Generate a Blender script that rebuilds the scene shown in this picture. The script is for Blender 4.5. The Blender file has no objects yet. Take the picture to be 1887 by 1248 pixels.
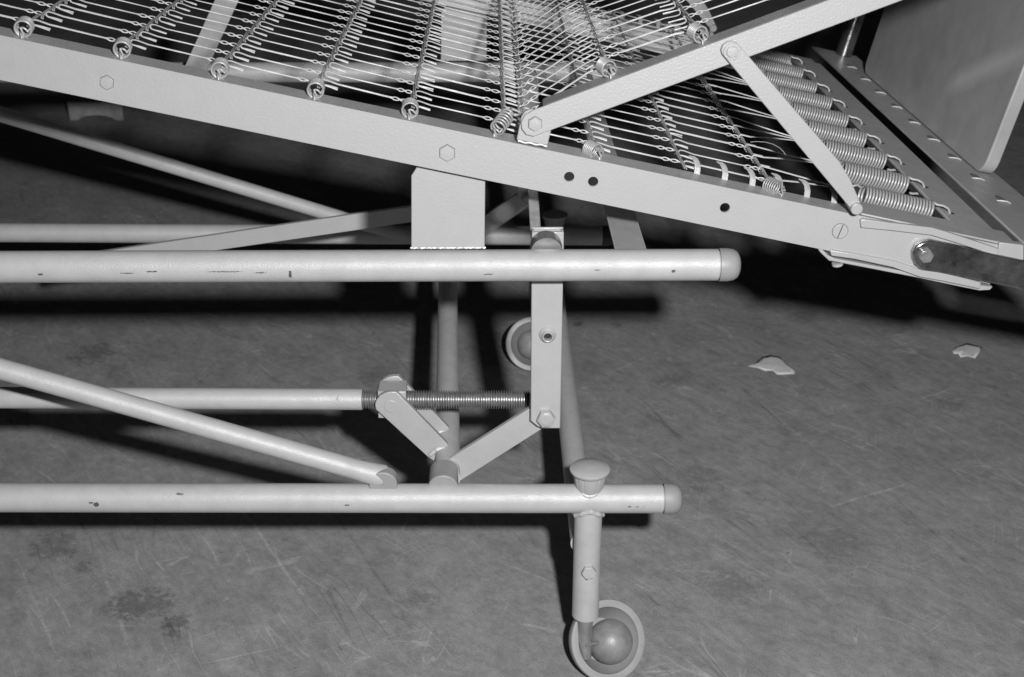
import bpy, bmesh, math, random
import numpy as np
from mathutils import Vector, Matrix
random.seed(7)
S = bpy.context.scene
COL = S.collection

# ------------------------------------------------------------------ camera
F = 2350.0; CX, CY = 943.5, 624.0                      # focal length and centre, in photo pixels
PITCH = math.radians(24.863); YAW = math.radians(0.896)
c_, s_ = math.cos(YAW), math.sin(YAW)
FWD = np.array([s_*math.cos(PITCH), c_*math.cos(PITCH), -math.sin(PITCH)])
RGT = np.array([c_, -s_, 0.0]); UPV = np.cross(RGT, FWD)
CAM = np.array([0.0, -1.3017, 1.0683])
cam = bpy.data.cameras.new('camera'); camo = bpy.data.objects.new('camera', cam); COL.objects.link(camo)
camo.matrix_world = Matrix(((RGT[0], UPV[0], -FWD[0], CAM[0]), (RGT[1], UPV[1], -FWD[1], CAM[1]),
                            (RGT[2], UPV[2], -FWD[2], CAM[2]), (0, 0, 0, 1)))
cam.sensor_fit = 'HORIZONTAL'; cam.sensor_width = 36; cam.lens = 36*F/1887
cam.clip_start = 0.05; cam.clip_end = 100
cam.dof.use_dof = True; cam.dof.focus_distance = 1.52; cam.dof.aperture_fstop = 9.5
S.camera = camo

# ------------------------------------------------------------------ light: a dark room and one flash
W = bpy.data.worlds.new('World'); S.world = W; W.use_nodes = True
W.node_tree.nodes['Background'].inputs[0].default_value = (0.5, 0.5, 0.5, 1)
W.node_tree.nodes['Background'].inputs[1].default_value = 0.012
fl = bpy.data.lights.new('flash', 'AREA'); fl.shape = 'DISK'; fl.size = 0.05; fl.energy = 22
fl.use_nodes = True; _nt = fl.node_tree                # linear fall-off instead of inverse-square, added to keep the far parts brighter
_fo = _nt.nodes.new('ShaderNodeLightFalloff'); _fo.inputs['Strength'].default_value = 1.0
_nt.links.new(_fo.outputs['Linear'], [n for n in _nt.nodes if n.type == 'EMISSION'][0].inputs['Strength'])
flo = bpy.data.objects.new('flash', fl); COL.objects.link(flo)
flo.location = (0.168, -1.29, 1.163)
flo.rotation_euler = (Vector((0.08, 0.35, 0.42)) - Vector(flo.location)).to_track_quat('-Z', 'Y').to_euler()
S.view_settings.view_transform = 'Standard'; S.view_settings.look = 'None'
S.view_settings.exposure = 0.0; S.view_settings.gamma = 1.0

# ------------------------------------------------------------------ measuring helpers (a pixel of the photo on a known plane)
def ray(u, v): return FWD + RGT*(u-CX)/F - UPV*(v-CY)/F
def PY(u, v, Y): r = ray(u, v); return CAM + r*(Y-CAM[1])/r[1]
def PZ(u, v, Z): r = ray(u, v); return CAM + r*(Z-CAM[2])/r[2]
def XZ(pts, Y): return [(PY(u, v, Y)[0], PY(u, v, Y)[2]) for u, v in pts]
WB = 0.905                                             # spacing between the near and the far base rails
DO = np.array([-0.4754, 0, 0.8068]); DU = np.array([0.97655, 0, -0.2153]); DN = np.array([0.2153, 0, 0.97655])
def D(x, y, h): return DO + DU*x + DN*h + np.array([0, y, 0])       # along the sloping deck
RA = math.radians(20.63); RO = np.array([0.0429, 0, 0.7203])
RU = np.array([math.cos(RA), 0, math.sin(RA)]); RN = np.array([-math.sin(RA), 0, math.cos(RA)])
def R(x, y, h): return RO + RU*x + RN*h + np.array([0, y, 0])       # along the raised section
def Wd(x, y, z): return np.array([x, y, z], float)
DW = 0.872                                             # deck: near face y=-0.02, far face y=0.892
def far(y): return DW - y

# ------------------------------------------------------------------ materials
def newmat(name):
    m = bpy.data.materials.new(name); m.use_nodes = True
    nt = m.node_tree; b = nt.nodes['Principled BSDF']
    return m, nt, b
def N(nt, t, **kw):
    n = nt.nodes.new(t)
    for k, v in kw.items():
        if k in n.inputs: n.inputs[k].default_value = v
        else: setattr(n, k, v)
    return n
def ramp(nt, fac, stops):
    r = nt.nodes.new('ShaderNodeValToRGB'); e = r.color_ramp.elements
    while len(e) < len(stops): e.new(0.5)
    for el, (p, v) in zip(e, stops): el.position = p; el.color = (v, v, v, 1)
    nt.links.new(fac, r.inputs[0]); return r.outputs[0]
def metal(name, base, rough, metallic=0.0, bump=0.0, bscale=300, var=0.1, spec=0.5, vscale=40, chips=0.0, nicks=False):
    m, nt, b = newmat(name); L = nt.links
    geo = N(nt, 'ShaderNodeNewGeometry')
    n1 = N(nt, 'ShaderNodeTexNoise', Scale=vscale, Detail=6.0, Roughness=0.65); L.new(geo.outputs['Position'], n1.inputs['Vector'])
    col = ramp(nt, n1.outputs[0], [(0.3, base*(1-var)), (0.7, base*(1+var))])
    if chips:
        n3 = N(nt, 'ShaderNodeTexNoise', Scale=26.0, Detail=3.0); L.new(geo.outputs['Position'], n3.inputs['Vector'])
        k = ramp(nt, n3.outputs[0], [(0.79, 0.0), (0.80, 1.0)])
        mx = N(nt, 'ShaderNodeMix', data_type='RGBA'); L.new(k, mx.inputs[0]); L.new(col, mx.inputs[6]); mx.inputs[7].default_value = (chips, chips, chips, 1)
        col = mx.outputs[2]
    if nicks:                                           # knocked-off paint seen on the near tubes
        sx = N(nt, 'ShaderNodeSeparateXYZ'); wn = N(nt, 'ShaderNodeTexNoise', Scale=700.0, Detail=3.0); L.new(geo.outputs['Position'], wn.inputs['Vector'])
        wa = N(nt, 'ShaderNodeVectorMath', operation='SCALE'); L.new(wn.outputs['Color'], wa.inputs[0]); wa.inputs['Scale'].default_value = 0.004
        wb = N(nt, 'ShaderNodeVectorMath', operation='ADD'); L.new(geo.outputs['Position'], wb.inputs[0]); L.new(wa.outputs[0], wb.inputs[1]); L.new(wb.outputs[0], sx.inputs[0])
        near = N(nt, 'ShaderNodeMath', operation='LESS_THAN'); L.new(sx.outputs[1], near.inputs[0]); near.inputs[1].default_value = 0.02
        for (u, v, ru, rv) in [(535, 505, 3, 7), (178, 929, 5, 4), (168, 926, 4, 1.6), (1160, 933, 3, 1.5), (1174, 933, 2.5, 1.2), (1186, 933, 1.2, 1), (1241, 499, 4, 2.5), (235, 503, 14, 1.0), (415, 500, 34, .9),
                               (280, 500, 10, 1.2), (480, 502, 12, 1.0), (1080, 1067, 2.5, 2), (1089, 1062, 3, 2), (640, 930, 5, 1.2), (330, 914, 7, 1.0), (900, 505, 9, 1), (75, 505, 5, 2), (1100, 497, 6, 1)]:
            q = PY(u, v, -0.016); dx = abs(PY(u+ru, v, -0.016)[0]-q[0]); dz = abs(PY(u, v+rv, -0.016)[2]-q[2])
            def sc_(sock, c0, k):
                x = N(nt, 'ShaderNodeMath', operation='MULTIPLY_ADD'); L.new(sock, x.inputs[0]); x.inputs[1].default_value = 1/k; x.inputs[2].default_value = -(c0+0.002)/k
                y = N(nt, 'ShaderNodeMath', operation='MULTIPLY'); L.new(x.outputs[0], y.inputs[0]); L.new(x.outputs[0], y.inputs[1]); return y.outputs[0]
            ad = N(nt, 'ShaderNodeMath', operation='ADD'); L.new(sc_(sx.outputs[0], q[0], dx), ad.inputs[0]); L.new(sc_(sx.outputs[2], q[2], dz), ad.inputs[1])
            lt_ = N(nt, 'ShaderNodeMath', operation='LESS_THAN'); L.new(ad.outputs[0], lt_.inputs[0]); lt_.inputs[1].default_value = 1.0
            an = N(nt, 'ShaderNodeMath', operation='MULTIPLY'); L.new(lt_.outputs[0], an.inputs[0]); L.new(near.outputs[0], an.inputs[1])
            mx = N(nt, 'ShaderNodeMix', data_type='RGBA'); L.new(an.outputs[0], mx.inputs[0]); L.new(col, mx.inputs[6]); mx.inputs[7].default_value = (.09, .09, .09, 1); col = mx.outputs[2]
    L.new(col, b.inputs['Base Color'])
    rr = ramp(nt, n1.outputs[0], [(0.3, min(1, rough*1.15)), (0.7, rough*0.88)]); L.new(rr, b.inputs['Roughness'])
    b.inputs['Metallic'].default_value = metallic; b.inputs['Specular IOR Level'].default_value = spec
    if bump:
        n2 = N(nt, 'ShaderNodeTexNoise', Scale=bscale, Detail=3.0, Roughness=0.6); L.new(geo.outputs['Position'], n2.inputs['Vector'])
        bp = N(nt, 'ShaderNodeBump', Strength=bump, Distance=0.0012); L.new(n2.outputs[0], bp.inputs['Height']); L.new(bp.outputs[0], b.inputs['Normal'])
    return m
PAINT = metal('silver_hammer_paint', 0.43, 0.36, 0.15, bump=0.26, bscale=430, var=0.05)
PAINT_T = metal('silver_tube_paint', 0.45, 0.40, 0.08, bump=0.42, bscale=640, var=0.08, spec=0.34, chips=0.1, nicks=True)
WELD = metal('painted_weld', 0.47, 0.42, 0.1, bump=0.6, bscale=300, var=0.1)
CAPM = metal('grey_plastic', 0.28, 0.5, 0.0, bump=0.12, bscale=300, var=0.08)
WIRE = metal('galvanised_wire', 0.55, 0.45, 0.12, var=0.12, vscale=200)
ROWM = metal('dull_row_wire', 0.50, 0.42, 0.3, var=0.3, vscale=260)
SPRM = metal('spring_steel', 0.40, 0.38, 0.25, var=0.12, vscale=150)
SCREW = metal('oily_screw_steel', 0.36, 0.36, 0.6, var=0.35, vscale=160)
CHROME = metal('worn_chrome', 0.32, 0.20, 0.92, bump=0.12, bscale=300, var=0.6, vscale=55)
ANGLE = metal('end_angle_paint', 0.40, 0.45, 0.1, bump=0.2, bscale=420, var=0.1)
BALLM = metal('caster_enamel', 0.25, 0.40, 0.05, bump=0.25, bscale=560, var=0.25)
RIMM = metal('caster_rim_rubber', 0.30, 0.5, 0.0, bump=0.12, bscale=260, var=0.12)
STEMM = metal('caster_stem_steel', 0.34, 0.3, 0.6, var=0.25)
PANELM = metal('end_panel_sheet', 0.40, 0.36, 0.2, bump=0.10, bscale=60, var=0.14, vscale=16)
DARK = metal('dark_hole', 0.02, 0.8)
GAPSHADE = metal('painted_gap_shade', 0.14, 0.8, var=0.4, vscale=300)  # dark tone painted for the shade in narrow gaps and slots
RUBBER = metal('black_rubber', 0.05, 0.6)
PAPER = metal('paper', 0.62, 0.8, bump=0.5, bscale=120, var=0.1, vscale=60)

# ------------------------------------------------------------------ mesh builders
class MB:
    def __init__(s): s.v = []; s.f = []
    def add(s, vs, fs):
        o = len(s.v); s.v += [tuple(map(float, p)) for p in vs]; s.f += [[i+o for i in f] for f in fs]; return s
    def sweep(s, pts, r, seg=10, caps=True, closed=False):
        P = [np.array(p, float) for p in pts]; n = len(P)
        rr = r if hasattr(r, '__len__') else [r]*n
        T = []
        for i in range(n):
            a = P[i-1] if (i > 0 or closed) else P[i]; b = P[(i+1) % n] if (i < n-1 or closed) else P[i]
            t = b-a; T.append(t/(np.linalg.norm(t)+1e-12))
        ref = np.array([0, 0, 1.0]) if abs(T[0][2]) < 0.9 else np.array([1.0, 0, 0])
        nn = np.cross(T[0], ref); nn /= np.linalg.norm(nn); vs = []
        for i in range(n):
            nn = nn - T[i]*(nn@T[i]); nn /= np.linalg.norm(nn); bb = np.cross(T[i], nn)
            for k in range(seg):
                a = 2*math.pi*k/seg; vs.append(P[i]+rr[i]*(math.cos(a)*nn+math.sin(a)*bb))
        fs = []
        for i in range(n-1 if not closed else n):
            j = (i+1) % n
            for k in range(seg):
                k2 = (k+1) % seg; fs.append([i*seg+k, i*seg+k2, j*seg+k2, j*seg+k])
        if caps and not closed:
            fs.append(list(range(seg))[::-1]); fs.append([(n-1)*seg+k for k in range(seg)])
        return s.add(vs, fs)
    def cyl(s, a, b, r, seg=32, r2=None):
        a = np.array(a, float); b = np.array(b, float)
        return s.sweep([a, b], [r, r if r2 is None else r2], seg)
    def prism(s, poly, y0, y1, mp=Wd):
        n = len(poly); vs = [mp(x, y0, z) for x, z in poly]+[mp(x, y1, z) for x, z in poly]
        fs = [list(range(n)), [n+i for i in range(n)][::-1]]
        for i in range(n): j = (i+1) % n; fs.append([i, i+n, j+n, j])
        return s.add(vs, fs)
    def box(s, x0, x1, y0, y1, z0, z1, mp=Wd):
        return s.prism([(x0, z0), (x1, z0), (x1, z1), (x0, z1)], y0, y1, mp)
    def lathe(s, prof, c, ax, seg=48, flute=None):
        ax = np.array(ax, float); ax /= np.linalg.norm(ax); c = np.array(c, float)
        ref = np.array([0, 0, 1.0]) if abs(ax[2]) < 0.9 else np.array([1.0, 0, 0])
        e1 = np.cross(ax, ref); e1 /= np.linalg.norm(e1); e2 = np.cross(ax, e1)
        vs = []; n = len(prof)
        for i, (r, t) in enumerate(prof):
            for k in range(seg):
                a = 2*math.pi*k/seg; q = r
                if flute and i in flute[0]: q = r*(1-flute[2]*(1 if math.cos(flute[1]*a) > 0.8 else 0))
                vs.append(c+ax*t+q*(math.cos(a)*e1+math.sin(a)*e2))
        fs = []
        for i in range(n-1):
            for k in range(seg):
                k2 = (k+1) % seg; fs.append([i*seg+k, i*seg+k2, (i+1)*seg+k2, (i+1)*seg+k])
        fs.append(list(range(seg))[::-1]); fs.append([(n-1)*seg+k for k in range(seg)])
        return s.add(vs, fs)
    def mesh(s, name, mat, sharp=38, recenter=True):
        c = np.zeros(3)
        if recenter:
            A = np.array(s.v); c = (A.min(0)+A.max(0))/2
        me = bpy.data.meshes.new(name)
        me.from_pydata([tuple(np.array(p)-c) for p in s.v], [], s.f); me.update()
        bm = bmesh.new(); bm.from_mesh(me); bmesh.ops.recalc_face_normals(bm, faces=bm.faces); bm.to_mesh(me); bm.free()
        me.polygons.foreach_set('use_smooth', [True]*len(me.polygons)); me.set_sharp_from_angle(angle=math.radians(sharp))
        me.materials.append(mat); return me, c
ORI = {}
def put(name, me, pos, parent=None, rot=None):
    o = bpy.data.objects.new(name, me); COL.objects.link(o)
    p = np.array(pos, float)
    if parent is not None: o.parent = parent; o.location = tuple(p-ORI[parent.name])
    else: o.location = tuple(p)
    if rot is not None: o.rotation_mode = 'QUATERNION'; o.rotation_quaternion = rot
    ORI[o.name] = p; return o
def build(mb, name, mat, parent=None, bevel=0.0, sharp=38):
    me, c = mb.mesh(name, mat, sharp); o = put(name, me, c, parent)
    if bevel:
        md = o.modifiers.new('bevel', 'BEVEL'); md.width = bevel; md.segments = 2; md.limit_method = 'ANGLE'; md.angle_limit = math.radians(50)
    return o
def shifted(o, parent, d, name=None):                  # a copy of a part and its sub-parts, moved by d, under the same thing
    c = o.copy(); COL.objects.link(c)
    base = ORI[o.name]+np.array(d); c.parent = parent; c.location = tuple(base-ORI[parent.name]); ORI[c.name] = base
    for ch in list(o.children):
        k = ch.copy(); COL.objects.link(k); k.parent = c; ORI[k.name] = ORI[ch.name]+np.array(d)
    return c
def hexagon(x, z, r, rot=0.2): return [(x+r*math.cos(rot+i*math.pi/3), z+r*math.sin(rot+i*math.pi/3)) for i in range(6)]
def disc(x, z, r, n=28): return [(x+r*math.cos(2*math.pi*i/n), z+r*math.sin(2*math.pi*i/n)) for i in range(n)]
def hexbolt(u, v, Y, rpx, th, parent, mat=PAINT, rot=0.3, washer=0):
    p = PY(u, v, Y); r = rpx*np.linalg.norm(p-CAM)/F
    m = MB().prism(hexagon(p[0], p[2], r, rot), Y-th, Y+0.001)
    m.lathe([(r*0.86, -th-0.0001), (r*0.80, -th-0.0006), (r*0.3, -th-0.0008)], (p[0], Y, p[2]), (0, 1, 0), 24)
    if washer: m.prism(disc(p[0], p[2], r*washer), Y-0.0012, Y+0.001)
    o = build(m, 'hex_bolt', mat, parent, bevel=0.0005)
    if th < 0.0045: SHADE_RINGS.append((hexagon(p[0], p[2], r*1.075, rot), Y, parent))  # dark rim round low heads, painted for the shadow gap
    return o

SHADE_RINGS = []
def tag(o, label=None, cat=None, group=None, kind=None):
    for k, v in (('label', label), ('category', cat), ('group', group), ('kind', kind)):
        if v: o[k] = v

# ------------------------------------------------------------------ floor
def floor_material():
    m, nt, b = newmat('worn_floor'); L = nt.links
    geo = N(nt, 'ShaderNodeNewGeometry'); pos = geo.outputs['Position']
    def mapping(rot, sc):
        mp = N(nt, 'ShaderNodeMapping', vector_type='TEXTURE'); mp.inputs['Rotation'].default_value = (0, 0, rot); mp.inputs['Scale'].default_value = tuple(1/q for q in sc)
        L.new(pos, mp.inputs[0]); return mp.outputs[0]
    def noise(vec, sc, det=8, rg=0.6, dist=0.0):
        n = N(nt, 'ShaderNodeTexNoise', Scale=sc, Detail=float(det), Roughness=rg, Distortion=dist); L.new(vec, n.inputs['Vector']); return n.outputs[0]
    def mul(a, bb):
        x = N(nt, 'ShaderNodeMath', operation='MULTIPLY'); L.new(a, x.inputs[0])
        if isinstance(bb, (int, float)): x.inputs[1].default_value = bb
        else: L.new(bb, x.inputs[1])
        return x.outputs[0]
    def op(o, a, bb=None):
        x = N(nt, 'ShaderNodeMath', operation=o); L.new(a, x.inputs[0])
        if bb is not None:
            if isinstance(bb, (int, float)): x.inputs[1].default_value = bb
            else: L.new(bb, x.inputs[1])
        return x.outputs[0]
    base = ramp(nt, noise(mapping(-1.05, (1, 1.7, 1)), 5.5, 10, 0.70, 0.5), [(0.25, 0.22), (0.5, 0.275), (0.75, 0.325)])
    fine = ramp(nt, noise(mapping(-0.95, (1, 1.4, 1)), 55, 10, 0.8), [(0.25, 0.70), (0.75, 1.26)])
    col = mul(base, fine)
    mot = ramp(nt, noise(mapping(-0.8, (1, 1.5, 1)), 19, 9, 0.78, 0.3), [(0.3, 0.74), (0.5, 1.0), (0.7, 1.18)]); col = mul(col, mot)
    grain = ramp(nt, noise(pos, 560, 4, 0.8), [(0.3, 0.66), (0.7, 1.30)]); col = mul(col, grain)
    smear = ramp(nt, noise(mapping(-1.0, (1, 5, 1)), 8, 9, 0.75, 0.6), [(0.56, 1.0), (0.72, 0.80)]); col = mul(col, smear)
    spots = ramp(nt, noise(mapping(0.3, (1, 1.6, 1)), 34, 6, 0.7), [(0.66, 1.0), (0.70, 0.55)]); col = mul(col, spots)
    pits = ramp(nt, noise(pos, 210, 4, 0.75), [(0.68, 1.0), (0.72, 0.5)]); col = mul(col, pits)
    grit = ramp(nt, noise(mapping(1.7, (1, 1.2, 1)), 260, 3, 0.7), [(0.72, 1.0), (0.75, 1.55)]); col = mul(col, grit)
    # hair-thin scratches: narrow contour lines of stretched noise, pale ones and dark ones
    def lines(rot, sx, sy, sc, w, mask_sc, lo, hi, val):
        n = noise(mapping(rot, (sx, sy, 1)), sc, 1, 0.3, 0.1)
        d = op('ABSOLUTE', op('SUBTRACT', n, 0.5)); k = ramp(nt, d, [(0.0, 1.0), (w, 0.0)])
        mk = ramp(nt, noise(pos, mask_sc, 3, 0.6), [(lo, 0.0), (hi, 1.0)])
        k = mul(k, mk); return op('ADD', mul(k, val), 1.0)
    for a in [(-1.0, 1, 9, 2.6, 0.010, 6, 0.5, 0.6, 0.40), (-0.8, 1, 12, 2.2, 0.009, 9, 0.55, 0.63, 0.40), (-1.15, 1, 14, 2.0, 0.012, 5, 0.52, 0.62, -0.34),
              (0.5, 1, 10, 3.4, 0.008, 9, 0.55, 0.62, 0.45), (0.2, 1, 7, 3.0, 0.008, 7, 0.54, 0.62, 0.40), (-0.9, 1, 9, 3.4, 0.010, 8, 0.54, 0.64, -0.30), (1.3, 1, 8, 4.0, 0.008, 11, 0.54, 0.62, 0.4)]:
        col = mul(col, lines(*a))
    # single long scores and stains seen in the photograph
    sep = N(nt, 'ShaderNodeSeparateXYZ'); wob = N(nt, 'ShaderNodeTexNoise', Scale=9.0, Detail=4.0); L.new(pos, wob.inputs['Vector'])
    wv = N(nt, 'ShaderNodeVectorMath', operation='SCALE'); L.new(wob.outputs['Color'], wv.inputs[0]); wv.inputs['Scale'].default_value = 0.012
    av = N(nt, 'ShaderNodeVectorMath', operation='ADD'); L.new(pos, av.inputs[0]); L.new(wv.outputs[0], av.inputs[1]); L.new(av.outputs[0], sep.inputs[0])
    X, Y = sep.outputs[0], sep.outputs[1]
    off = 0.006
    def seg(p, q, w, val):
        p = np.array(p)+off; q = np.array(q)+off; d = q-p; ln = np.linalg.norm(d); d /= ln
        t = op('ADD', op('ADD', mul(X, float(d[0])), mul(Y, float(d[1]))), float(-(p@d)))
        s = op('ADD', op('ADD', mul(X, float(-d[1])), mul(Y, float(d[0]))), float(p[0]*d[1]-p[1]*d[0]))
        k = ramp(nt, op('ABSOLUTE', s), [(0.0, 1.0), (w, 0.0)])
        k = mul(k, op('GREATER_THAN', t, 0.0)); k = mul(k, op('LESS_THAN', t, float(ln)))
        return op('ADD', mul(mul(k, brk), val*1.1), 1.0)
    brk = ramp(nt, noise(pos, 55, 5, 0.7), [(0.40, 0.1), (0.60, 0.9)])
    for (u1, v1, u2, v2, w, val) in [(1530, 935, 1668, 893, .0022, .5), (1390, 735, 1640, 935, .002, .22), (1650, 920, 1820, 1070, .0016, -.3), (1365, 715, 1440, 780, .003, -.4),
                                     (450, 945, 560, 1098, .0013, .5), (620, 950, 760, 1160, .0013, -.35), (140, 945, 160, 985, .0012, -.4), (1120, 690, 1230, 640, .0015, .3),
                                     (1440, 1020, 1600, 1180, .002, .25), (930, 1040, 1010, 1070, .002, .4), (965, 1150, 1030, 1165, .002, .45), (1306, 880, 1304, 925, .001, .2),
                                     (30, 1030, 110, 1220, .0012, .35), (180, 1010, 240, 1200, .001, .3), (230, 640, 290, 820, .001, .3), (640, 560, 760, 690, .0015, -.3)]:
        a = PZ(u1, v1, 0)[:2]; bb = PZ(u2, v2, 0)[:2]; col = mul(col, seg(a, bb, w, val))
    rag = noise(pos, 75, 9, 0.8)
    for (u, v, ru, rv, val) in [(172, 652, 48, 26, .5), (100, 1005, 60, 38, .42), (258, 1112, 78, 34, .55), (325, 1150, 34, 26, .6), (770, 1103, 46, 20, .4), (150, 1045, 24, 14, .5),
                                (1190, 522, 30, 10, .4), (1065, 598, 12, 7, .6), (1135, 600, 14, 6, .4), (1240, 700, 50, 14, .35), (1480, 585, 40, 16, .3), (1290, 880, 60, 30, .25), (1530, 1000, 90, 30, .25),
                                (700, 690, 60, 20, .3), (1740, 740, 60, 20, .25), (1350, 1080, 80, 40, .25)]:
        p = PZ(u, v, 0); rx = np.linalg.norm(PZ(u+ru, v, 0)-p); ry = np.linalg.norm(PZ(u, v+rv, 0)-p)
        dx = op('MULTIPLY', op('ADD', X, float(-p[0]-off)), float(1/rx)); dy = op('MULTIPLY', op('ADD', Y, float(-p[1]-off)), float(1/ry))
        d2 = op('ADD', mul(dx, dx), mul(dy, dy)); e = op('ADD', d2, mul(op('SUBTRACT', rag, 0.5), 5.5))
        k = ramp(nt, e, [(0.15, 1.0), (0.70, 0.0)]); col = mul(col, op('ADD', mul(k, -val*0.72), 1.0))
    L.new(col, b.inputs['Base Color'])
    b.inputs['Roughness'].default_value = 0.62; b.inputs['Specular IOR Level'].default_value = 0.35
    bp = N(nt, 'ShaderNodeBump', Strength=0.25, Distance=0.002); L.new(noise(pos, 140, 8, 0.7), bp.inputs['Height']); L.new(bp.outputs[0], b.inputs['Normal'])
    return m
fm = MB().add([(-14, -6, 0), (14, -6, 0), (14, 22, 0), (-14, 22, 0)], [[0, 1, 2, 3]])
fo = build(fm, 'floor', floor_material()); tag(fo, kind='structure')

# ------------------------------------------------------------------ the bed
bed = bpy.data.objects.new('hospital_bed', None); COL.objects.link(bed); bed.location = (0, 0.43, 0); ORI[bed.name] = np.array([0, 0.43, 0.0])
tag(bed, 'silver painted hospital bed frame with wire link springs, raised section and ball casters', 'bed')

# --- lower base rails, with end caps
RR = 0.0175; ZL = 0.255
def rail(name, p0, p1, r, cap_len, capm=CAPM):
    p0 = np.array(p0); p1 = np.array(p1); d = (p1-p0)/np.linalg.norm(p1-p0)
    o = build(MB().cyl(p0, p1, r, 48), name, PAINT_T, bed)
    prof = [(r*0.90, -0.0002), (r*0.90, 0.0014), (r*1.04, 0.0014), (r*1.05, 0.0022), (r*1.05, cap_len*0.42), (r*0.99, cap_len*0.68), (r*0.84, cap_len*0.86), (r*0.55, cap_len*0.97), (r*0.15, cap_len)]
    build(MB().lathe(prof, p1, d, 48), 'end_cap', capm, o); return o
e = PY(1220, 919, 0); a = PY(22, 917, 0); d = (a-e)/np.linalg.norm(a-e)
low = rail('lower_rail', e+d*1.3, e, RR, 0.024)
e2 = PY(1322, 488, 0); a2 = PY(22, 492, 0); d2 = (a2-e2)/np.linalg.norm(a2-e2)
upr = rail('upper_rail', e2+d2*1.3, e2, RR, 0.025)
for o in (shifted(low, bed, (0, WB, 0)), shifted(upr, bed, (0, WB+0.012, 0))):
    for ch in o.children: ch.material_slots[0].link = 'OBJECT'; ch.material_slots[0].material = RUBBER
ZU = e2[2]; XC = PY(1084, 950, 0)[0]; ZC = e[2]

# --- caster leg, stem, caster, bumper knob
leg = build(MB().cyl((XC, 0, ZC-0.004), (XC, 0, 0.084), 0.0168, 40), 'caster_leg', PAINT_T, bed)
w = MB()
for k in range(40):
    t = 2*math.pi*k/40; rr = RR+0.0012
    x = 0.0172*math.cos(t); y = 0.0172*math.sin(t); z = -math.sqrt(max(rr*rr-min(y*y, rr*rr*0.95), 1e-6))
    w.v.append((XC+x, y, ZC+z)); 
ring = [np.array(p) for p in w.v]; wl = MB().sweep([p+np.array([0, 0, 0.0005*math.sin(i*2.1)]) for i, p in enumerate(ring)], [0.0028+0.0007*math.sin(i*1.7) for i in range(40)], 8, closed=True)
build(wl, 'weld_bead', WELD, leg)
hexbolt(1085, 1053, -0.0168, 13.5, 0.005, leg, PAINT_T, 0.1)
build(MB().cyl((XC, -0.006, 0.09), (XC-0.001, -0.014, 0.030), 0.0092, 24), 'stem', STEMM, leg)
knob = MB().lathe([(0.009, 0.010), (0.010, 0.013), (0.0155, 0.0135), (0.0168, 0.016), (0.0202, 0.036), (0.0202, 0.0365), (0.0226, 0.0372), (0.0238, 0.0392), (0.0240, 0.0412), (0.0228, 0.0424), (0.012, 0.0440), (0.004, 0.0452), (0.001, 0.0453)],
                  (XC+0.0005, 0.002, ZC), (0, 0, 1), 96, flute=((3, 4, 5), 14, 0.035))
KNOBM = metal('pale_knob_plastic', 0.38, 0.55, 0.0, bump=0.12, bscale=300, var=0.06)
kn = build(knob, 'bumper_knob', KNOBM, bed, sharp=50)
wk = MB().sweep([(XC+0.013*math.cos(t), 0.013*math.sin(t), ZC+math.sqrt(RR**2-(0.013*math.sin(t))**2)) for t in np.linspace(0, 2*math.pi, 33)[:-1]], 0.0026, 8, closed=True)
build(wk, 'weld_bead', WELD, kn)
def caster(c, n, pin_to, hub=0.0):
    n = np.array(n, float); n /= np.linalg.norm(n); c = np.array(c, float)
    R0 = 0.0512
    prof = [(R0*math.sin(t), -R0*math.cos(t)*0.78) for t in np.linspace(0.05, math.pi/2, 14)]
    prof += [(R0*1.0, 0.002), (R0*0.985, 0.0032), (R0*0.92, 0.0038), (R0*0.815, 0.0032), (R0*0.805, 0.0012), (R0*0.78, -0.005), (R0*0.52, -0.026), (R0*0.3, -0.028)]
    rim = build(MB().lathe(prof, c, n, 72), 'caster', RIMM, bed)
    rb = 0.0285
    build(MB().lathe([(rb*math.cos(t), -0.012+rb*math.sin(t)) for t in np.linspace(-0.3, math.pi/2-0.03, 20)], c+hub, n, 56), 'hub_dome', BALLM, rim)
    pin_to = np.array(pin_to, float); b = pin_to+(c+n*0.006-pin_to)*0.55
    build(MB().cyl(pin_to, b, 0.0024, 14), 'axle_pin', STEMM, rim)
    return rim
cc = PZ(1120, 1180, 0.0445)
caster(cc, (0.34, -0.78, 0.53), (XC-0.001, -0.020, 0.052), np.array([0.0085, 0.0, -0.003]))
legf = shifted(leg, bed, (0, WB, 0)); shifted(kn, bed, (0, WB, 0))
cf = PZ(982, 634, 0.050)
caster(cf, (0.02, -0.86, 0.5), (cf[0]+0.05, cf[1]+0.03, 0.06))

# --- cross tubes and torque shaft of the lower frame
t0 = PZ(1076, 1000, 0.182); t1 = PZ(1024, 560, 0.182); dd = (t1-t0)/(t1[1]-t0[1])
build(MB().cyl(t0+dd*(0.012-t0[1]), t0+dd*(WB-0.012-t0[1]), 0.0165, 36), 'cross_tube', PAINT_T, bed)
sh0 = Wd(-0.0572, 0.03, 0.265); shd = Wd(-0.0298, 1, 0)
shaft = build(MB().cyl(sh0, sh0+shd*(WB-0.06), 0.0155, 36), 'torque_shaft', PAINT_T, bed)
# bearing lug, a round-topped block welded on the rail
p = PY(816, 884, 0.0)
poly = [(p[0]-0.0175, ZC-0.002)]+[(p[0]-0.0175*math.cos(t), ZC+0.018+0.0155*math.sin(t)) for t in np.linspace(0, math.pi, 15)]+[(p[0]+0.0175, ZC-0.002)]
lug = build(MB().prism(poly, 0.001, 0.040), 'bearing_lug', CAPM, bed, bevel=0.0015)
shifted(lug, bed, (0, WB-0.04, 0))

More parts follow.
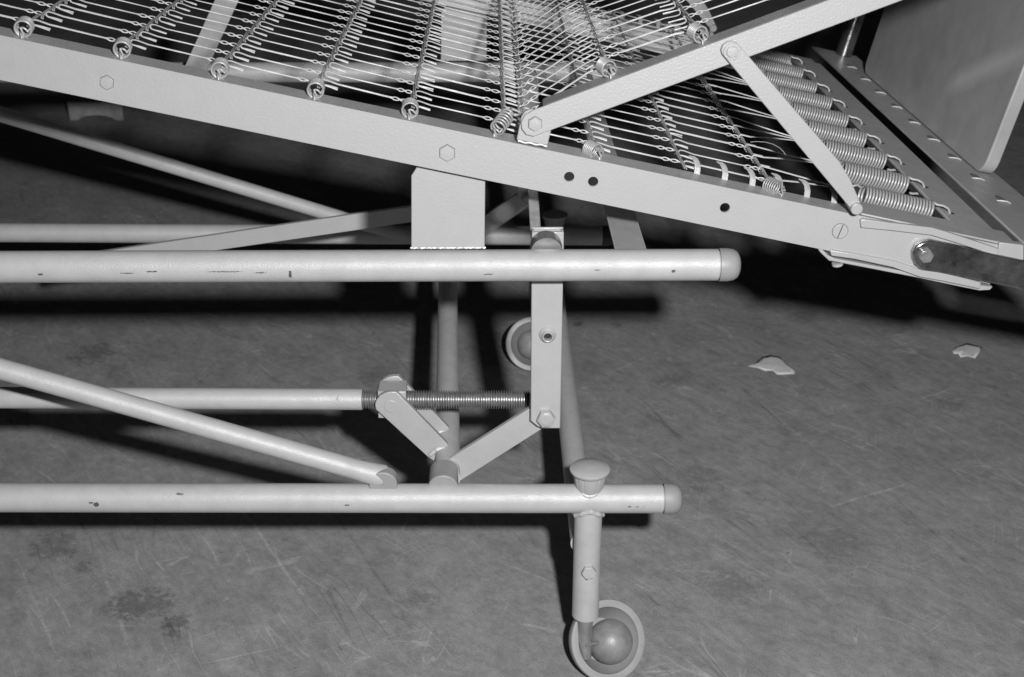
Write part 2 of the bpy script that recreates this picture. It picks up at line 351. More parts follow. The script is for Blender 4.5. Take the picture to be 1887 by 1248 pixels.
# --- brace tubes
b0 = PY(22, 686, 0.004); b1 = PY(660, 866, 0.004); b2 = PY(706, 878, 0.008); bd = (b1-b0)/np.linalg.norm(b1-b0)
brace = build(MB().sweep([b0-bd*0.45, b0, b1, b1+bd*0.012, b2], [0.0122, 0.0122, 0.0122, 0.0128, 0.0140], 32), 'brace_tube', PAINT_T, bed)
p = PY(706, 882, 0.0)
poly = [(p[0]-0.0165, ZC)]+[(p[0]-0.0165*math.cos(t), ZC+0.0275+0.0150*math.sin(t)) for t in np.linspace(0, math.pi, 15)]+[(p[0]+0.0165, ZC)]
blug = build(MB().prism(poly, -0.006, 0.010), 'brace_lug', CAPM, bed, bevel=0.0015)
f0 = PY(25, 218, 0.68); f1 = PY(640, 405, 0.85); f2 = PY(770, 440, WB-0.01); fd = (f1-f0)/np.linalg.norm(f1-f0)
build(MB().sweep([f0-fd*0.6, f0, f1, f2], 0.0122, 24), 'brace_tube', PAINT_T, bed); shifted(blug, bed, (0, WB, 0))

# --- screw drive
YS = 0.105
q0 = PY(22, 733, YS); q1 = PY(668, 736, YS); qd = (q1-q0)/np.linalg.norm(q1-q0)
dt = build(MB().cyl(q0-qd*0.4, q1, 0.0134, 40), 'drive_tube', PAINT_T, bed)
rv = PY(627, 720, YS); build(MB().lathe([(0.0036, 0.0), (0.0036, 0.0016), (0.0022, 0.0019), (0.002, 0.0012), (0.0004, 0.0012)], (rv[0], YS-0.0110, q1[2]+0.0068), (0, -0.85, 0.5), 20), 'rivet', PAINT_T, dt)
q2 = PY(977, 737, YS); ln = np.linalg.norm(q2-q1); nt_ = int(ln/0.0031); prof = []
for k in range(nt_):
    t = ln*k/nt_; st = ln/nt_
    prof += [(0.0080, t), (0.0118, t+st*0.42), (0.0118, t+st*0.58), (0.0080, t+st*0.96)]
build(MB().lathe([(0.009, -0.006)]+prof+[(0.0085, ln+0.001)], q1, q2-q1, 32), 'drive_screw', SCREW, bed, sharp=20)
fr = XZ([(696, 722), (748, 722), (748, 771), (697, 771)], 0.0905)
nb = build(MB().prism(fr, 0.0905, 0.122), 'nut_block', PAINT, bed, bevel=0.001)
lv = XZ([(693, 755), (691, 746), (694, 737), (701, 729), (711, 724), (720, 722.5), (730, 722.5), (824, 818), (828, 828), (824, 836), (800, 850), (788, 842)], 0.082)
lever = build(MB().prism(lv, 0.082, 0.0895), 'lever_arm', PAINT, bed, bevel=0.0008)
pp = PY(720, 749, 0.082); build(MB().prism(disc(pp[0], pp[2], 0.0083), 0.0812, 0.083), 'pivot_pin', PAINT, lever, bevel=0.0005)
lw = PY(815, 838, 0.08); build(MB().sweep([(lw[0]-0.015+0.027*t, 0.0805, lw[2]-0.003+0.012*math.sin(2.6*t+0.2)) for t in np.linspace(0, 1, 12)], [0.0035+0.0006*math.sin(k*2) for k in range(12)], 8), 'weld_bead', WELD, lever)
shifted(lever, bed, (0, 0.0425, 0))
la = XZ([(818, 852), (978, 752), (992, 747), (1008, 751), (1018, 764), (1014, 780), (1000, 790), (846, 888), (838, 880)], 0.05)
lift = build(MB().prism(la, 0.05, 0.057), 'lift_arm', PAINT, bed, bevel=0.0008)
# lift post
pw = XZ([(979.5, 523), (1037.5, 521), (1036, 790), (1000, 790), (990, 786), (984.5, 776)], 0.036)
x0, x1 = pw[0][0], pw[1][0]; ztop = PY(1005, 428, 0.036)[2]
poly = [(x0, ztop), (x1, ztop), (x1, pw[2][1])]+[(pw[3][0], pw[3][1]), (pw[4][0], pw[4][1]), (x0, pw[5][1])]
post = build(MB().prism(poly, 0.036, 0.0405).box(x0, x0+0.003, 0.0405, 0.0485, pw[2][1]+0.06, ztop).box(x1-0.003, x1, 0.0405, 0.0485, pw[2][1]+0.06, ztop).box(x0, x1, 0.0485, 0.0515, pw[2][1]+0.06, ztop+0.001), 'lift_post', PAINT, bed, bevel=0.0012)
hexbolt(1006, 768, 0.036, 17, 0.009, post, PAINT, 0.1)
bu = PY(1009, 617, 0.036)
build(MB().lathe([(0.0104, 0.0), (0.0092, 0.0028), (0.0074, 0.004), (0.0066, 0.0075), (0.0058, 0.0082), (0.0048, 0.0075), (0.0046, 0.001)], (bu[0], 0.0362, bu[2]), (0, -1, 0), 32), 'bushing', PAINT, post)
build(MB().lathe([(0.0047, 0.0), (0.0046, 0.0012)], (bu[0], 0.0362, bu[2]), (0, -1, 0), 20), 'bushing_bore', DARK, post)
pj = PY(1007, 462, 0.02)
build(MB().cyl((pj[0], 0.012, pj[2]), (pj[0], 0.036, pj[2]), 0.0178, 40), 'pivot_boss', STEMM, post)
for o in (lift, post): shifted(o, bed, (0, WB-0.095, 0))
# slender bar beside the post
build(MB().prism(XZ([(969, 300), (988, 300), (998, 440), (978, 440)], 0.10), 0.10, 0.108), 'link_bar', SCREW, bed, bevel=0.001)
# --- upper frame pieces
pl = XZ([(758, 458), (758, 324), (771, 304), (880, 322), (890, 326), (894, 334), (893, 458)], -0.003)
plate = build(MB().prism(pl, -0.003, 0.003), 'bracket_plate', PAINT, bed, bevel=0.0008)
wz = PY(820, 458, -0.003)[2]
ws = MB(); nW = 40
ws.sweep([(pl[0][0]-0.001+(pl[-1][0]-pl[0][0]+0.002)*k/nW, -0.0033+0.0003*math.sin(k*1.9), wz+0.0008+0.0003*math.sin(k*2.7)) for k in range(nW+1)], [0.0013+0.0002*math.sin(k*1.3) for k in range(nW+1)], 8)
build(ws, 'weld_bead', PAINT, plate)
shifted(plate, bed, (0, WB+0.012, 0))
build(MB().box(0.1345, 0.1695, 0.004, WB, ZU+0.0085, ZU+0.0125), 'cross_strip', ANGLE, bed, bevel=0.001)
build(MB().prism(XZ([(120, 474), (640, 397), (850, 368), (850, 396), (640, 427), (120, 502)], 0.6), 0.6, 0.608), 'draw_bar', PAINT, bed, bevel=0.0008)
build(MB().prism(XZ([(335, 135), (378, 135), (440, 0), (398, -5)], 0.80), 0.80, 0.806), 'hanger_strip', ANGLE, bed, bevel=0.0008)

# --- deck rails
def Lrail(mp, x0, x1, yf, hb, ht, fl, sgn, th=0.0035, xs=None):
    m = MB(); sec = [(0, hb), (th, hb), (th, ht-th), (fl, ht-th), (fl, ht), (0, ht)]
    n = len(sec); vs = []
    for x in (x0, x1): vs += [mp(x, yf+sgn*y, h) for y, h in sec]
    fs = [list(range(n)), [n+i for i in range(n)][::-1]]+[[i, (i+1) % n, n+(i+1) % n, n+i] for i in range(n)]
    return m.add(vs, fs)
def pierce(o, cuts):
    dg = bpy.context.evaluated_depsgraph_get
    for mp, x, y0, y1, h, r in cuts:
        cm, cc_ = MB().cyl(mp(x, y0, h), mp(x, y1, h), r, 28).mesh('cutter', PAINT); co = put('cutter', cm, cc_)
        b = o.modifiers.new('hole', 'BOOLEAN'); b.object = co; b.operation = 'DIFFERENCE'; b.solver = 'EXACT'
        bpy.context.view_layer.update()
        me = bpy.data.meshes.new_from_object(o.evaluated_get(dg())); o.modifiers.remove(b); o.data = me
        bpy.data.objects.remove(co)
    me.set_sharp_from_angle(angle=math.radians(38))
dr = build(Lrail(D, -0.55, 1.052, -0.02, -0.0452, 0.0, 0.032, 1), 'deck_rail', PAINT, bed)
pierce(dr, [(D, 0.5738, -0.03, -0.01, -0.0233, 0.0054), (D, 0.5996, -0.03, -0.01, -0.0232, 0.0054), (D, 0.7434, -0.03, -0.01, -0.0218, 0.0054)])
md = dr.modifiers.new('bevel', 'BEVEL'); md.width = 0.0009; md.segments = 2; md.limit_method = 'ANGLE'; md.angle_limit = math.radians(60)
hexbolt(197, 152, -0.02, 12.5, 0.0022, dr, PAINT, 0.35)
hexbolt(824, 282, -0.02, 15.5, 0.0022, dr, PAINT, 0.5)
sp_ = PY(1548, 426, -0.02)
sc = MB().prism(disc(sp_[0], sp_[2], 0.0082, 32), -0.0212, -0.019)
so = build(sc, 'slotted_screw', PAINT, dr, bevel=0.0004)
build(MB().prism([(sp_[0]+0.0078*math.cos(t), sp_[2]+0.0078*math.sin(t)) for t in (1.22, 1.34, 1.22+math.pi, 1.34+math.pi)], -0.02128, -0.0205), 'screw_slot', DARK, dr)
build(MB().prism(disc(sp_[0], sp_[2], 0.0088, 36), -0.0204, -0.0195), 'shade_ring', GAPSHADE, dr)  # flat dark disc, painted shadow gap round the screw head
for k in range(6):
    x = 0.7047+0.0309*k+0.004
    for sgn, y0, base in ((1, 0.0, 0), (-1, 0.0, 1)):
        f = (lambda y: y) if not base else far
        path = [(0.002, 0.008, -0.001), (0.0015, 0.011, 0.006), (0.0, 0.0135, 0.0105), (-0.003, 0.016, 0.0135), (-0.0065, 0.0185, 0.0145)]
        m = MB(); vs = []
        for i, (dx, y, h) in enumerate(path):
            for ww in (-0.0032, 0.0032):
                for th in (0, 0.0016): vs.append(D(x+dx+ww, f(y+th), h+th*0.5))
        fs = []
        for i in range(4):
            a = i*4; b = a+4
            fs += [[a, a+2, b+2, b], [a+1, b+1, b+3, a+3], [a, b, b+1, a+1], [a+2, a+3, b+3, b+2]]
        fs += [[0, 1, 3, 2], [16, 18, 19, 17]]
        build(m.add(vs, fs), 'hook_tab', PAINT, dr)
frail = build(Lrail(D, -0.55, 1.052, 0.892, -0.0452, 0.0, 0.032, -1), 'deck_rail', PAINT, bed, bevel=0.0009)
# end angle across the foot of the deck
def endang():
    m = MB(); poly = [(1.008, -0.0035), (1.0565, -0.0035), (1.0565, -0.04), (1.060, -0.04), (1.060, 0.0), (1.008, 0.0)]
    return m.prism(poly, 0.012, 0.86, lambda x, y, h: D(x, y, h+0.0005))
ea = build(endang(), 'end_angle', ANGLE, bed, bevel=0.001)
# corner plate, lip, latch arm at the near foot corner
cp = build(MB().prism([(0.888, -0.019), (1.046, -0.019)]+[(1.046+0.022*math.sin(t), 0.003-0.022*math.cos(t)) for t in np.linspace(0.15, math.pi/2, 7)]+[(1.068, 0.028), (0.888, 0.028)], 0.0006, 0.0028, lambda x, y, h: D(x, h, y)), 'corner_plate', ANGLE, bed, bevel=0.0008)
lip = build(MB().prism(XZ([(1586, 407), (1590, 404), (1640, 411), (1718, 420), (1742, 427), (1838, 458), (1842, 462), (1838, 472), (1835, 471), (1740, 441), (1716, 434), (1640, 425), (1587, 420)], -0.026), -0.026, -0.0203), 'lip_strap', PAINT, bed, bevel=0.0008)
build(MB().prism(XZ([(1842, 447), (1887, 452), (1887, 482), (1838, 473)], -0.0245), -0.0245, -0.014), 'corner_block', PAINT, bed, bevel=0.001)
lt = [(1700, 447), (1715, 443.5), (2300, 572), (2300, 626), (1862, 530), (1712, 499), (1697, 496), (1687, 489), (1682, 478), (1682, 466), (1688, 454)]
latch = build(MB().prism(XZ(lt, -0.029), -0.029, -0.0205), 'latch_arm', CHROME, bed, bevel=0.0018)
hexbolt(1705, 470, -0.029, 13, 0.0055, latch, SCREW, 0.15)
us = build(MB().prism(XZ([(1530, 461), (1580, 469), (1650, 482), (1700, 499), (1740, 504), (1808, 521), (1806, 533), (1740, 519), (1695, 511), (1645, 493), (1575, 478), (1532, 472)], -0.024), -0.024, 0.002), 'under_strap', PAINT, bed, bevel=0.001)
build(MB().prism(XZ([(1505, 456), (1511, 455), (1526, 471), (1540, 477), (1700, 507), (1780, 524), (1830, 529), (1824, 535), (1805, 536), (1770, 529), (1690, 512), (1540, 483), (1528, 481), (1512, 466)], -0.018), -0.018, 0.004), 'bent_strap', PAINT, bed, bevel=0.001)
nb2 = PY(1543, 484, -0.012); build(MB().lathe([(0.006, 0), (0.006, 0.003), (0.003, 0.005), (0.0005, 0.0055)], nb2, (0.2, 0, -1), 20), 'rivet', PAINT, us)

# --- raised section: rails, hinge bracket, strut
def rrail(yf, sgn):
    m = MB(); rr = 0.0145
    poly = [(0.62, -0.0127), (0.62, 0.0135), (0.004, 0.0135), (-0.006, 0.0118), (-0.0125, 0.006), (-0.0142, -0.001), (-0.012, -0.008), (-0.0055, -0.0125)][::-1]
    m.prism(poly, yf, yf+sgn*0.0035, R)
    m.prism([(0.0135, 0.0100), (0.62, 0.0100), (0.62, 0.0134), (0.019, 0.0134), (0.0145, 0.0128)], yf+sgn*0.0034, yf+sgn*0.032, R)
    return m
rr1 = build(rrail(-0.03, 1), 'raised_rail', PAINT, bed, bevel=0.0008)
hexbolt(986, 228, -0.03, 13.5, 0.003, rr1, PAINT, 0.5, 0)
hb = XZ([(952, 258), (961, 215), (968, 205), (980, 201), (1000, 205), (1016, 238), (1009, 268)], -0.0245)
hbk = build(MB().prism(hb, -0.0245, -0.0203), 'hinge_bracket', PAINT, bed, bevel=0.0008)
wz0, wz1 = PY(952, 260, -0.0225), PY(1012, 270, -0.0225)
build(MB().sweep([wz0+(wz1-wz0)*t+Wd(0, 0, 0.0005*math.sin(19*t)) for t in np.linspace(0.04, 0.93, 14)], 0.0012, 8), 'weld_bead', PAINT, hbk)
rr2 = build(rrail(0.90, -1), 'raised_rail', PAINT, bed, bevel=0.0008)
st = [(1331, 100), (1329, 92), (1333, 83), (1341, 77), (1350, 76), (1359, 80), (1547, 298), (1567, 331), (1585, 372), (1588, 382), (1582, 391), (1573, 391), (1569, 386)]
strut = build(MB().prism(XZ(st, -0.0375), -0.0375, -0.0335), 'support_strut', PAINT, bed, bevel=0.0008)
hexbolt(1349, 95, -0.0375, 11.5, 0.003, strut, PAINT, 0.3, 1.35)
pn = PY(1577, 383, -0.0375); build(MB().cyl((pn[0], -0.043, pn[2]), (pn[0], -0.015, pn[2]), 0.0062, 24), 'pivot_pin', PAINT, strut, bevel=0.0008)
shifted(strut, bed, (0, 0.945, 0))

# --- link springs ------------------------------------------------------
PITX = 0.0982; Y0 = 0.0154; PYY = 0.0423; NK = 21
WR = 0.00070
def pair(m, path, off=WR*1.02, r=WR, seg=6, splay=0.0):
    for sg in (-1, 1): m.sweep([(x, y+sg*off*(1+splay*(1 if i < 2 else 0)), z) for i, (x, y, z) in enumerate(path)], r, seg)
def hookpath(tail):
    return [(tail+0.003, -0.0004, -0.0042), (tail*0.6+0.003, -0.0003, -0.0034), (0.0068, -0.0002, -0.0030)]+[(0.0058-0.0032*math.cos(t), 0.0, -0.0003+0.0027*math.sin(t)) for t in np.linspace(-0.42*math.pi, 0.42*math.pi, 7)]
def link_mesh(length, twist0, tail):
    """one wire bent double: two strands side by side, hooked over the row wire at one end, twisted into an eye at the other"""
    m = MB(); xs = np.linspace(0.020, length-twist0-0.002, 5)
    mid = [(0.0085, 0.0, 0.0024), (0.013, 0.0, 0.0018)]+[(x, 0.0003*math.sin(x*70), 0.0010-0.0010*x/length) for x in xs]
    for sg in (-1, 1):
        p = [(x, y+sg*WR*(1.0+(0.9 if i == 0 else 0)), z+sg*0.0004*(i < 2)) for i, (x, y, z) in enumerate(hookpath(tail)+mid)]
        for t in np.linspace(0.06, 1, 16):
            a = 2.0*math.pi*t*1.02; amp = WR+(0.0006 if 0.1 < t < 0.9 else 0.0002)
            p.append((length-twist0+twist0*t, sg*amp*math.cos(a), sg*(amp+0.0002)*math.sin(a)))
        p += [(length+0.0012, sg*0.0013, -0.0004), (length+0.0026, sg*0.0006, -0.0012), (length+0.003, 0.0, -0.0014)]
        m.sweep(p, WR, 6)
    return m.mesh('link_wire', WIRE, 60, False)[0]
LINK = [link_mesh(PITX, tw, tl) for tw, tl in ((0.019, 0.0165), (0.021, 0.0180), (0.0175, 0.0155))]
def quat(xa, ya, za):
    return Matrix(((xa[0], ya[0], za[0]), (xa[1], ya[1], za[1]), (xa[2], ya[2], za[2]))).to_quaternion()
EY = np.array([0, 1.0, 0])
def quat2(p, q):
    x = (q-p)/np.linalg.norm(q-p); z = np.cross(x, EY); z /= np.linalg.norm(z); y = np.cross(z, x); return quat(x, y, z)
def place(name, me, p, q, scale=1.0, jit=1):
    o = put(name, me, p, bed, quat2(p, q))
    if scale != 1.0: o.scale = (scale, 1, 1)
    if jit:
        e = Matrix.Rotation(random.gauss(0, 0.16), 3, 'X').to_quaternion(); o.rotation_quaternion = o.rotation_quaternion @ e
    return o
HL = 0.011
def rowx(k): return 0.0047+PITX*k
for r in range(-1, 5):                                  # flat section, left of the hinge
    for k in range(NK):
        y = Y0+PYY*k+random.gauss(0, 0.0012); place('link_wire', random.choice(LINK), D(rowx(r), y, HL+random.gauss(0, .0006)), D(rowx(r+1), y+0.004, HL-0.002))
for r in range(5, 8):                                   # flat section, under the raised one
    for k in range(NK):
        y = Y0+PYY*k+random.gauss(0, 0.0012); place('link_wire', random.choice(LINK), D(rowx(r), y, HL-0.004+random.gauss(0, .0006)), D(rowx(r+1), y+0.004, HL-0.005))
RX = [-0.0125, 0.0875, 0.185, 0.283]; RH = [-0.003, 0.0245, 0.0245, 0.0245]
for r in range(3):                                      # raised section: hooks at the upper end
    for k in range(NK):
        y = Y0+PYY*k+random.gauss(0, 0.0012); a = R(RX[r+1], y, RH[r+1]); b = R(RX[r], y+0.012, RH[r]); L_ = np.linalg.norm(b-a)
        p_ = a; o = place('link_wire', random.choice(LINK), p_, b, L_/PITX)
def short_mesh():
    m = MB(); pair(m, hookpath(0.0165)+[(0.0085, 0.0, 0.0024), (0.013, 0.0, 0.0016), (0.017, 0.0, 0.0006), (0.0205, 0.0, -0.0006)], splay=0.5)
    return m.mesh('short_link', WIRE, 60, False)[0]
SH = short_mesh()
XB = 0.517
for k in range(NK): y = Y0+PYY*k; place('short_link', SH, D(rowx(5), y, HL+0.002), D(XB, y+0.002, HL+0.002))
# row wires: chains of little doubled bars from link to link
def rowwire(pt, y0, y1):
    m = MB(); n = int(round((y1-y0)/PYY))
    for i in range(n):                                  # one doubled bar per link, hooked under the eye at each end
        y = y0+PYY*i; j = random.gauss(0, 0.0003)
        for o_ in (-0.0010, 0.0011):
            m.sweep([pt(q[0]+o_+j, y+q[1]-o_*0.8, q[2]) for q in ((0.0028, -0.0055, -0.0018), (0.0016, -0.001, -0.0004), (0.0008, 0.004, 0.0008), (0.0, 0.021, 0.0008), (-0.0008, 0.038, 0.0006), (-0.0010, 0.0425, -0.0004), (-0.0008, 0.0455, -0.0022))], 0.00076, 6)
    return m
YA, YBk = 0.006, 0.006+PYY*20.6
for r in range(-1, 9):
    hh = HL if r < 6 else HL-0.004
    build(rowwire(lambda a, y, h, x=rowx(r): D(x+a, y, hh+h), YA, YBk), 'row_wire', ROWM, bed, sharp=60)
build(rowwire(lambda a, y, h: D(XB+a, y, HL+h+0.002), YA, YBk), 'row_wire', ROWM, bed, sharp=60)
for r in (1, 2, 3): build(rowwire(lambda a, y, h, q=r: R(RX[q]+a, y, RH[q]+h), YA, YBk), 'row_wire', ROWM, bed, sharp=60)
# side coil springs that hang the rows from the rails
def coil(R0, wr, turns, length, loops=True):
    m = MB(); n = turns*16; pts = []
    if loops:                                           # upright end hook towards the rail
        pts += [(0.0006*i, -0.0045-0.0002*i, R0*0.95*-1+0.0022*i) for i in range(0, 3)]
        pts += [(R0*0.62*math.sin(t), -0.0035, -R0*0.2-R0*0.62*math.cos(t)*-1*0.9) for t in np.linspace(-0.2, 1.6, 6)]
    for i in range(n+1):
        t = 2*math.pi*i/16; pts.append((R0*math.sin(t+1.4), length*i/n, R0*math.cos(t+1.4)))
    pts += [(R0*0.5, length+0.002, 0.004), (0.001, length+0.006, 0.0035), (0, length+0.010, 0.002)]
    m.sweep(pts, wr, 7)
    hook = [(-R0*0.35, 0.006, -R0*0.7), (-R0*0.25, -0.002, -R0*0.35), (-R0*0.12, -0.0055, -R0*0.55), (-R0*0.1, -0.006, -R0*1.1)]
    if loops: m.sweep(hook, wr, 7)
    return m.mesh('coil_spring', SPRM, 60, False)[0]
CO = coil(0.0080, 0.00110, 6, 0.0150)
CB = coil(0.0074, 0.00118, 6, 0.0265)
CT = coil(0.0082, 0.00085, 6, 0.0165)
def put_coil(me, p, tilt, yaw, mirror=False, base=None):
    q = Matrix.Rotation(yaw, 3, 'Z').to_quaternion() @ Matrix.Rotation(tilt, 3, 'X').to_quaternion()
    if mirror: q = Matrix.Rotation(math.pi, 3, 'Z').to_quaternion() @ q
    return put('coil_spring', me, p, bed, q)
for r in (-1, 0, 1, 2, 3, 4):
    put_coil(CO, D(rowx(r)+0.0005, -0.0085, 0.0075), 0.12, random.gauss(0.02, 0.05)); put_coil(CO, D(rowx(r), far(-0.0085), 0.0075), 0.12, 0.0, True)
put_coil(CB, D(0.4895, -0.0075, 0.0072), 0.36, -0.50); put_coil(CB, D(0.492, far(-0.0085), 0.0085), 0.3, 0, True)
put_coil(CO, D(rowx(6)+0.004, -0.0090, 0.0055), 0.1, 0.62); put_coil(CT, D(rowx(8)+0.008, -0.004, 0.0055), 0.1, 0.70)
for q in (1, 2): put_coil(CO, R(RX[q]+0.002, -0.0145, RH[q]-0.003), 0.1, 0.38); put_coil(CO, R(RX[q], far(-0.0145), RH[q]-0.003), 0.1, 0, True)
# tension springs at the foot and the wires that pull on them
def tension():
    m = MB(); R0 = 0.0110; wr = 0.00155; turns = 22; L0 = 0.0815; pts = []
    pts += [(-0.014, 0.0, -0.006), (-0.0185, 0, 0.001), (-0.015, 0.0005, 0.0075), (-0.008, 0.001, 0.0105), (-0.0035, 0.0025, 0.008)]
    for i in range(turns*16+1):
        t = 2*math.pi*i/16; pts.append((L0*i/(turns*16), R0*math.sin(t+0.4), R0*math.cos(t+0.4)))
    pts += [(L0+0.0035, 0.003, 0.0095), (L0+0.010, 0.001, 0.0105), (L0+0.0165, 0, 0.0085), (L0+0.0205, 0, 0.003), (L0+0.0205, 0, -0.003), (L0+0.017, -0.0005, -0.0075), (L0+0.009, -0.001, -0.0098), (L0+0.005, -0.001, -0.0095)]
    pts = [(x, y, z*1.05) for x, y, z in pts[:5]]+pts[5:-8]+[(x+0.0035, y*0.85, z*0.85) for x, y, z in pts[-8:]]
    m.sweep(pts, wr, 7); return m.mesh('tension_spring', SPRM, 60, False)[0]
TS = tension()
for j in range(9):
    yj = 0.0665+0.0945*j; put('tension_spring', TS, D(0.9130, yj, -0.0012), bed, quat2(D(0.9, yj, 0), D(1.0, yj-0.001, -0.0005)))
    h = MB().prism(disc(1.0205, yj, 0.0034, 16), 0.0007, 0.0011, lambda x, y, hh: D(x, hh, y)); build(h, 'spring_hole', DARK, ea)
def twire(k):
    y = Y0+PYY*k; j = min(8, int(k*NK/(NK)*8.6/20.0+0.3)); yj = 0.0665+0.0945*j
    h0 = HL-0.004; x = rowx(8)
    pts = [D(x+0.020, y-0.003, h0-0.0055), D(x+0.008, y-0.002, h0-0.0055), D(x, y-0.001, h0-0.0045), D(x-0.004, y, h0-0.0005), D(x-0.001, y, h0+0.0035), D(x+0.010, y+0.0005, h0+0.003)]
    e_ = D(0.8945, yj, 0.003); s0 = pts[-1]
    for t in (0.3, 0.6, 0.85, 1.0): pts.append(s0+(e_-s0)*np.array([t, t**0.8, t])+Wd(0, 0, -0.0006*math.sin(math.pi*t)))
    m = MB(); pair(m, [tuple(q) for q in pts]); return m
for k in range(NK): build(twire(k), 'tension_wire', WIRE, bed, sharp=60)

# --- end board beyond the foot of the deck
br = MB().prism([(1.086, -0.003), (1.172, -0.003), (1.172, 0.0), (1.086, 0.0)], -0.03, 1.03, D)
ebr = build(br, 'board_rail', ANGLE, bed, bevel=0.001)
for k in range(9):
    y = 0.17+0.090*k; c0 = D(1.1235, y, -0.001)
    build(MB().sweep([D(1.1165, y+0.004, -0.0005), D(1.122, y+0.002, 0.0012), D(1.1285, y, 0.0020), D(1.1335, y, 0.0008)], [0.0007, 0.0011, 0.0013, 0.0009], 8), 'weld_bead', ANGLE, ebr)
    build(MB().prism([(1.1265+0.006*math.cos(t), y+0.0155+0.012*math.sin(t)) for t in np.linspace(0, 2*math.pi, 17)[:-1]], 0.0002, 0.0005, lambda x, y_, h: D(x, h, y_)), 'rail_slot_shade', GAPSHADE, ebr)  # flat dark oval: shade inside the slot is painted, nothing is cut
def PX(uu, v, x):                                      # pixel on the board's plane (deck x fixed)
    r = ray(uu, v); t = ((DO+DU*x)-CAM)@DU/(r@DU); q = CAM+r*t; return q[1], (q-DO)@DN
y0, h0 = 0.285, 0.001; y1 = 0.868; rc = 0.022
prof = [(y0, 0.45)]+[(y0+rc-rc*math.cos(t), h0+rc-rc*math.sin(t)) for t in np.linspace(0, math.pi/2, 6)]+[(y1-rc+rc*math.sin(t), h0+rc-rc*math.cos(t)) for t in np.linspace(0, math.pi/2, 6)]+[(y1, 0.45)]
def pale_streak(m):  # blends a pale soft-edged streak into the base colour
    nt = m.node_tree; L = nt.links; b = nt.nodes['Principled BSDF']; old = b.inputs['Base Color'].links[0].from_socket
    geo = N(nt, 'ShaderNodeNewGeometry'); w_ = N(nt, 'ShaderNodeTexNoise', Scale=14.0, Detail=6.0); L.new(geo.outputs['Position'], w_.inputs['Vector'])
    def dot(vec, off):
        d_ = N(nt, 'ShaderNodeVectorMath', operation='DOT_PRODUCT'); L.new(geo.outputs['Position'], d_.inputs[0]); d_.inputs[1].default_value = tuple(map(float, vec))
        x = N(nt, 'ShaderNodeMath', operation='ADD'); L.new(d_.outputs['Value'], x.inputs[0]); x.inputs[1].default_value = float(off); return x.outputs[0]
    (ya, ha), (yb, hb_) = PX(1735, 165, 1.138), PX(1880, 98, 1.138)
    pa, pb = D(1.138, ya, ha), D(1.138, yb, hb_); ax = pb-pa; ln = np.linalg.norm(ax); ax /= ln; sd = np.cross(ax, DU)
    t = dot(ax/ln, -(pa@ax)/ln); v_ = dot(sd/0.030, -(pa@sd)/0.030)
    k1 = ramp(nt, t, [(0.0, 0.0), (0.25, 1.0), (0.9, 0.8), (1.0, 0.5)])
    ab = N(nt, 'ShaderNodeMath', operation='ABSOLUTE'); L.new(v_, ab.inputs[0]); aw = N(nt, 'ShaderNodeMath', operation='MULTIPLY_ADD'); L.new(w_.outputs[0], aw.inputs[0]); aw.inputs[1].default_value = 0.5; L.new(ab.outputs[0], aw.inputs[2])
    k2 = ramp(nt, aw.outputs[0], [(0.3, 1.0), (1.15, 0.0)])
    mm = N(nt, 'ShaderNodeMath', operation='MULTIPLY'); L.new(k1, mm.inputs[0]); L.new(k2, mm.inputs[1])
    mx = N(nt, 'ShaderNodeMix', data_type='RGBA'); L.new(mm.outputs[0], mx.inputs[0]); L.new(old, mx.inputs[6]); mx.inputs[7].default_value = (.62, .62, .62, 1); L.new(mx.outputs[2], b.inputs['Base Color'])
pale_streak(PANELM)
pan = build(MB().prism(prof, 1.138, 1.156, lambda a, x, h: D(x, a, h)), 'end_board', PANELM, bed, bevel=0.002)
build(MB().cyl(D(1.138, 1.0, 0.001), D(1.138, 1.0, 0.5), 0.0145, 28), 'board_post', CHROME, bed)

for poly, Y, par in SHADE_RINGS: build(MB().prism(poly, Y-0.0004, Y+0.0005), 'shade_ring', GAPSHADE, bed)  # thin dark plates under the bolt heads, painted as gap shadow

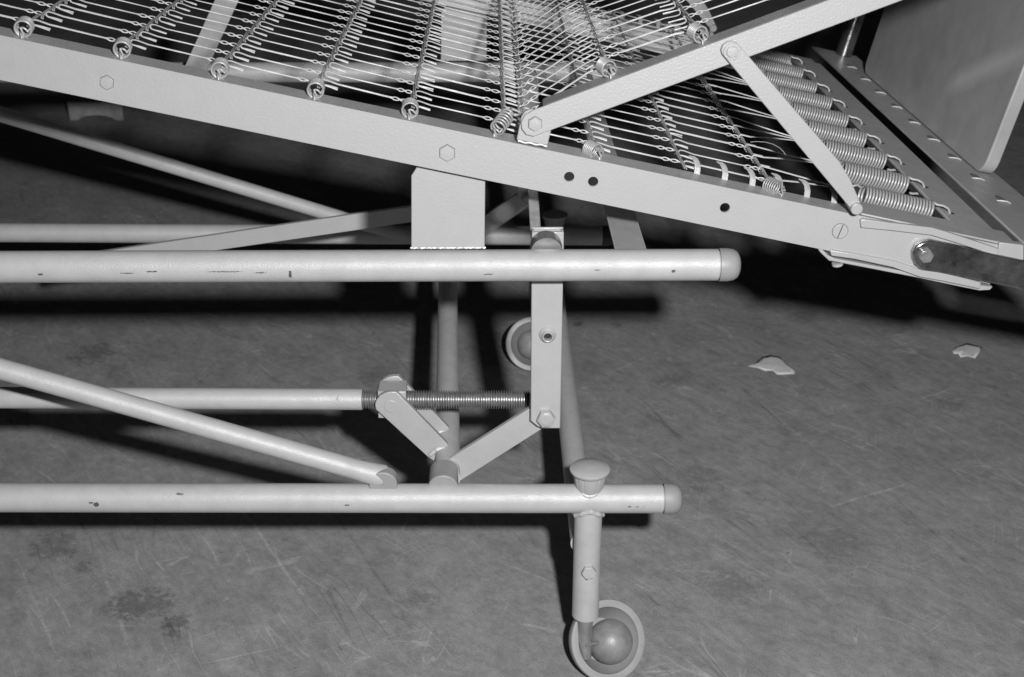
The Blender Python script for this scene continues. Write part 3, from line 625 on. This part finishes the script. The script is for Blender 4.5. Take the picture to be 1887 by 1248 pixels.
# ------------------------------------------------------------------ scraps on the floor
def scrap(pix, label):
    pts = [PZ(u, v, 0.0) for u, v in pix]; c = sum(pts)/len(pts); m = MB(); n = len(pts); K = 4
    vs = [c+Wd(0, 0, 0.0034)]; fs = []
    for k in range(1, K+1):
        for i, p in enumerate(pts):
            f = k/K; q = c+(p-c)*f; q = q+Wd(0, 0, 0.0004+0.0022*(1-f)+0.0010*math.sin(i*1.9+k)*f*f+0.0011*abs(math.sin(i*2.3+k*1.7))+0.0006); vs.append(q)
    for i in range(n): fs.append([0, 1+i, 1+(i+1) % n])
    for k in range(K-1):
        for i in range(n): j = (i+1) % n; fs.append([1+k*n+i, 1+(k+1)*n+i, 1+(k+1)*n+j, 1+k*n+j])
    o = build(m.add(vs, fs), 'paper_scrap', PAPER, sharp=80); sd = o.modifiers.new('sheet', 'SOLIDIFY'); sd.thickness = 0.0006
    tag(o, label, 'paper scrap'); return o
scrap([(1377, 676), (1393, 669), (1405, 660), (1420, 656), (1436, 658), (1444, 666), (1452, 674), (1465, 682), (1464, 690), (1446, 692), (1432, 691), (1424, 684), (1410, 685), (1396, 679)], 'larger pale torn paper scrap with pointed left end, lying on the open floor')
scrap([(1753, 647), (1762, 640), (1782, 635), (1810, 641), (1805, 650), (1796, 662), (1782, 658), (1770, 659), (1766, 653), (1758, 654)], 'smaller jagged paper scrap on the floor at the edge of the shadow')
fp = [D(0.0, 0.0, 0.0)*0+PY(u, v, 0.05) for u, v in ((1383, 262), (1395, 261), (1410, 262), (1425, 266), (1437, 273), (1444, 280), (1448, 286))]
fb = MB().sweep([p+Wd(0, 0, 0) for p in fp], 0.00022, 5); fbo = build(fb, 'loose_fibre', WIRE)
tag(fbo, 'fine pale curled fibre caught on the link wires beside the flat support strut', 'fibre')
# low pale block far behind
b0_ = PZ(178, 224, 0)
m = MB(); arch = [(-0.085, 0.0), (-0.085, 0.06), (0.085, 0.06), (0.085, 0.0), (0.062, 0.0)]+[(0.055*math.cos(t), 0.016*math.sin(t)) for t in np.linspace(0.15, math.pi-0.15, 10)]+[(-0.062, 0.0)]
m.prism([(x+b0_[0], z+0.002) for x, z in arch], b0_[1], b0_[1]+0.14)
blk = build(m, 'low_block', BALLM, bevel=0.003); tag(blk, 'pale low block with arched underside, on dark floor far behind the bed', 'block')

for o in list(COL.objects):
    if o.type == 'MESH' and o.parent is None and 'label' not in o and 'kind' not in o: print('untagged', o.name)
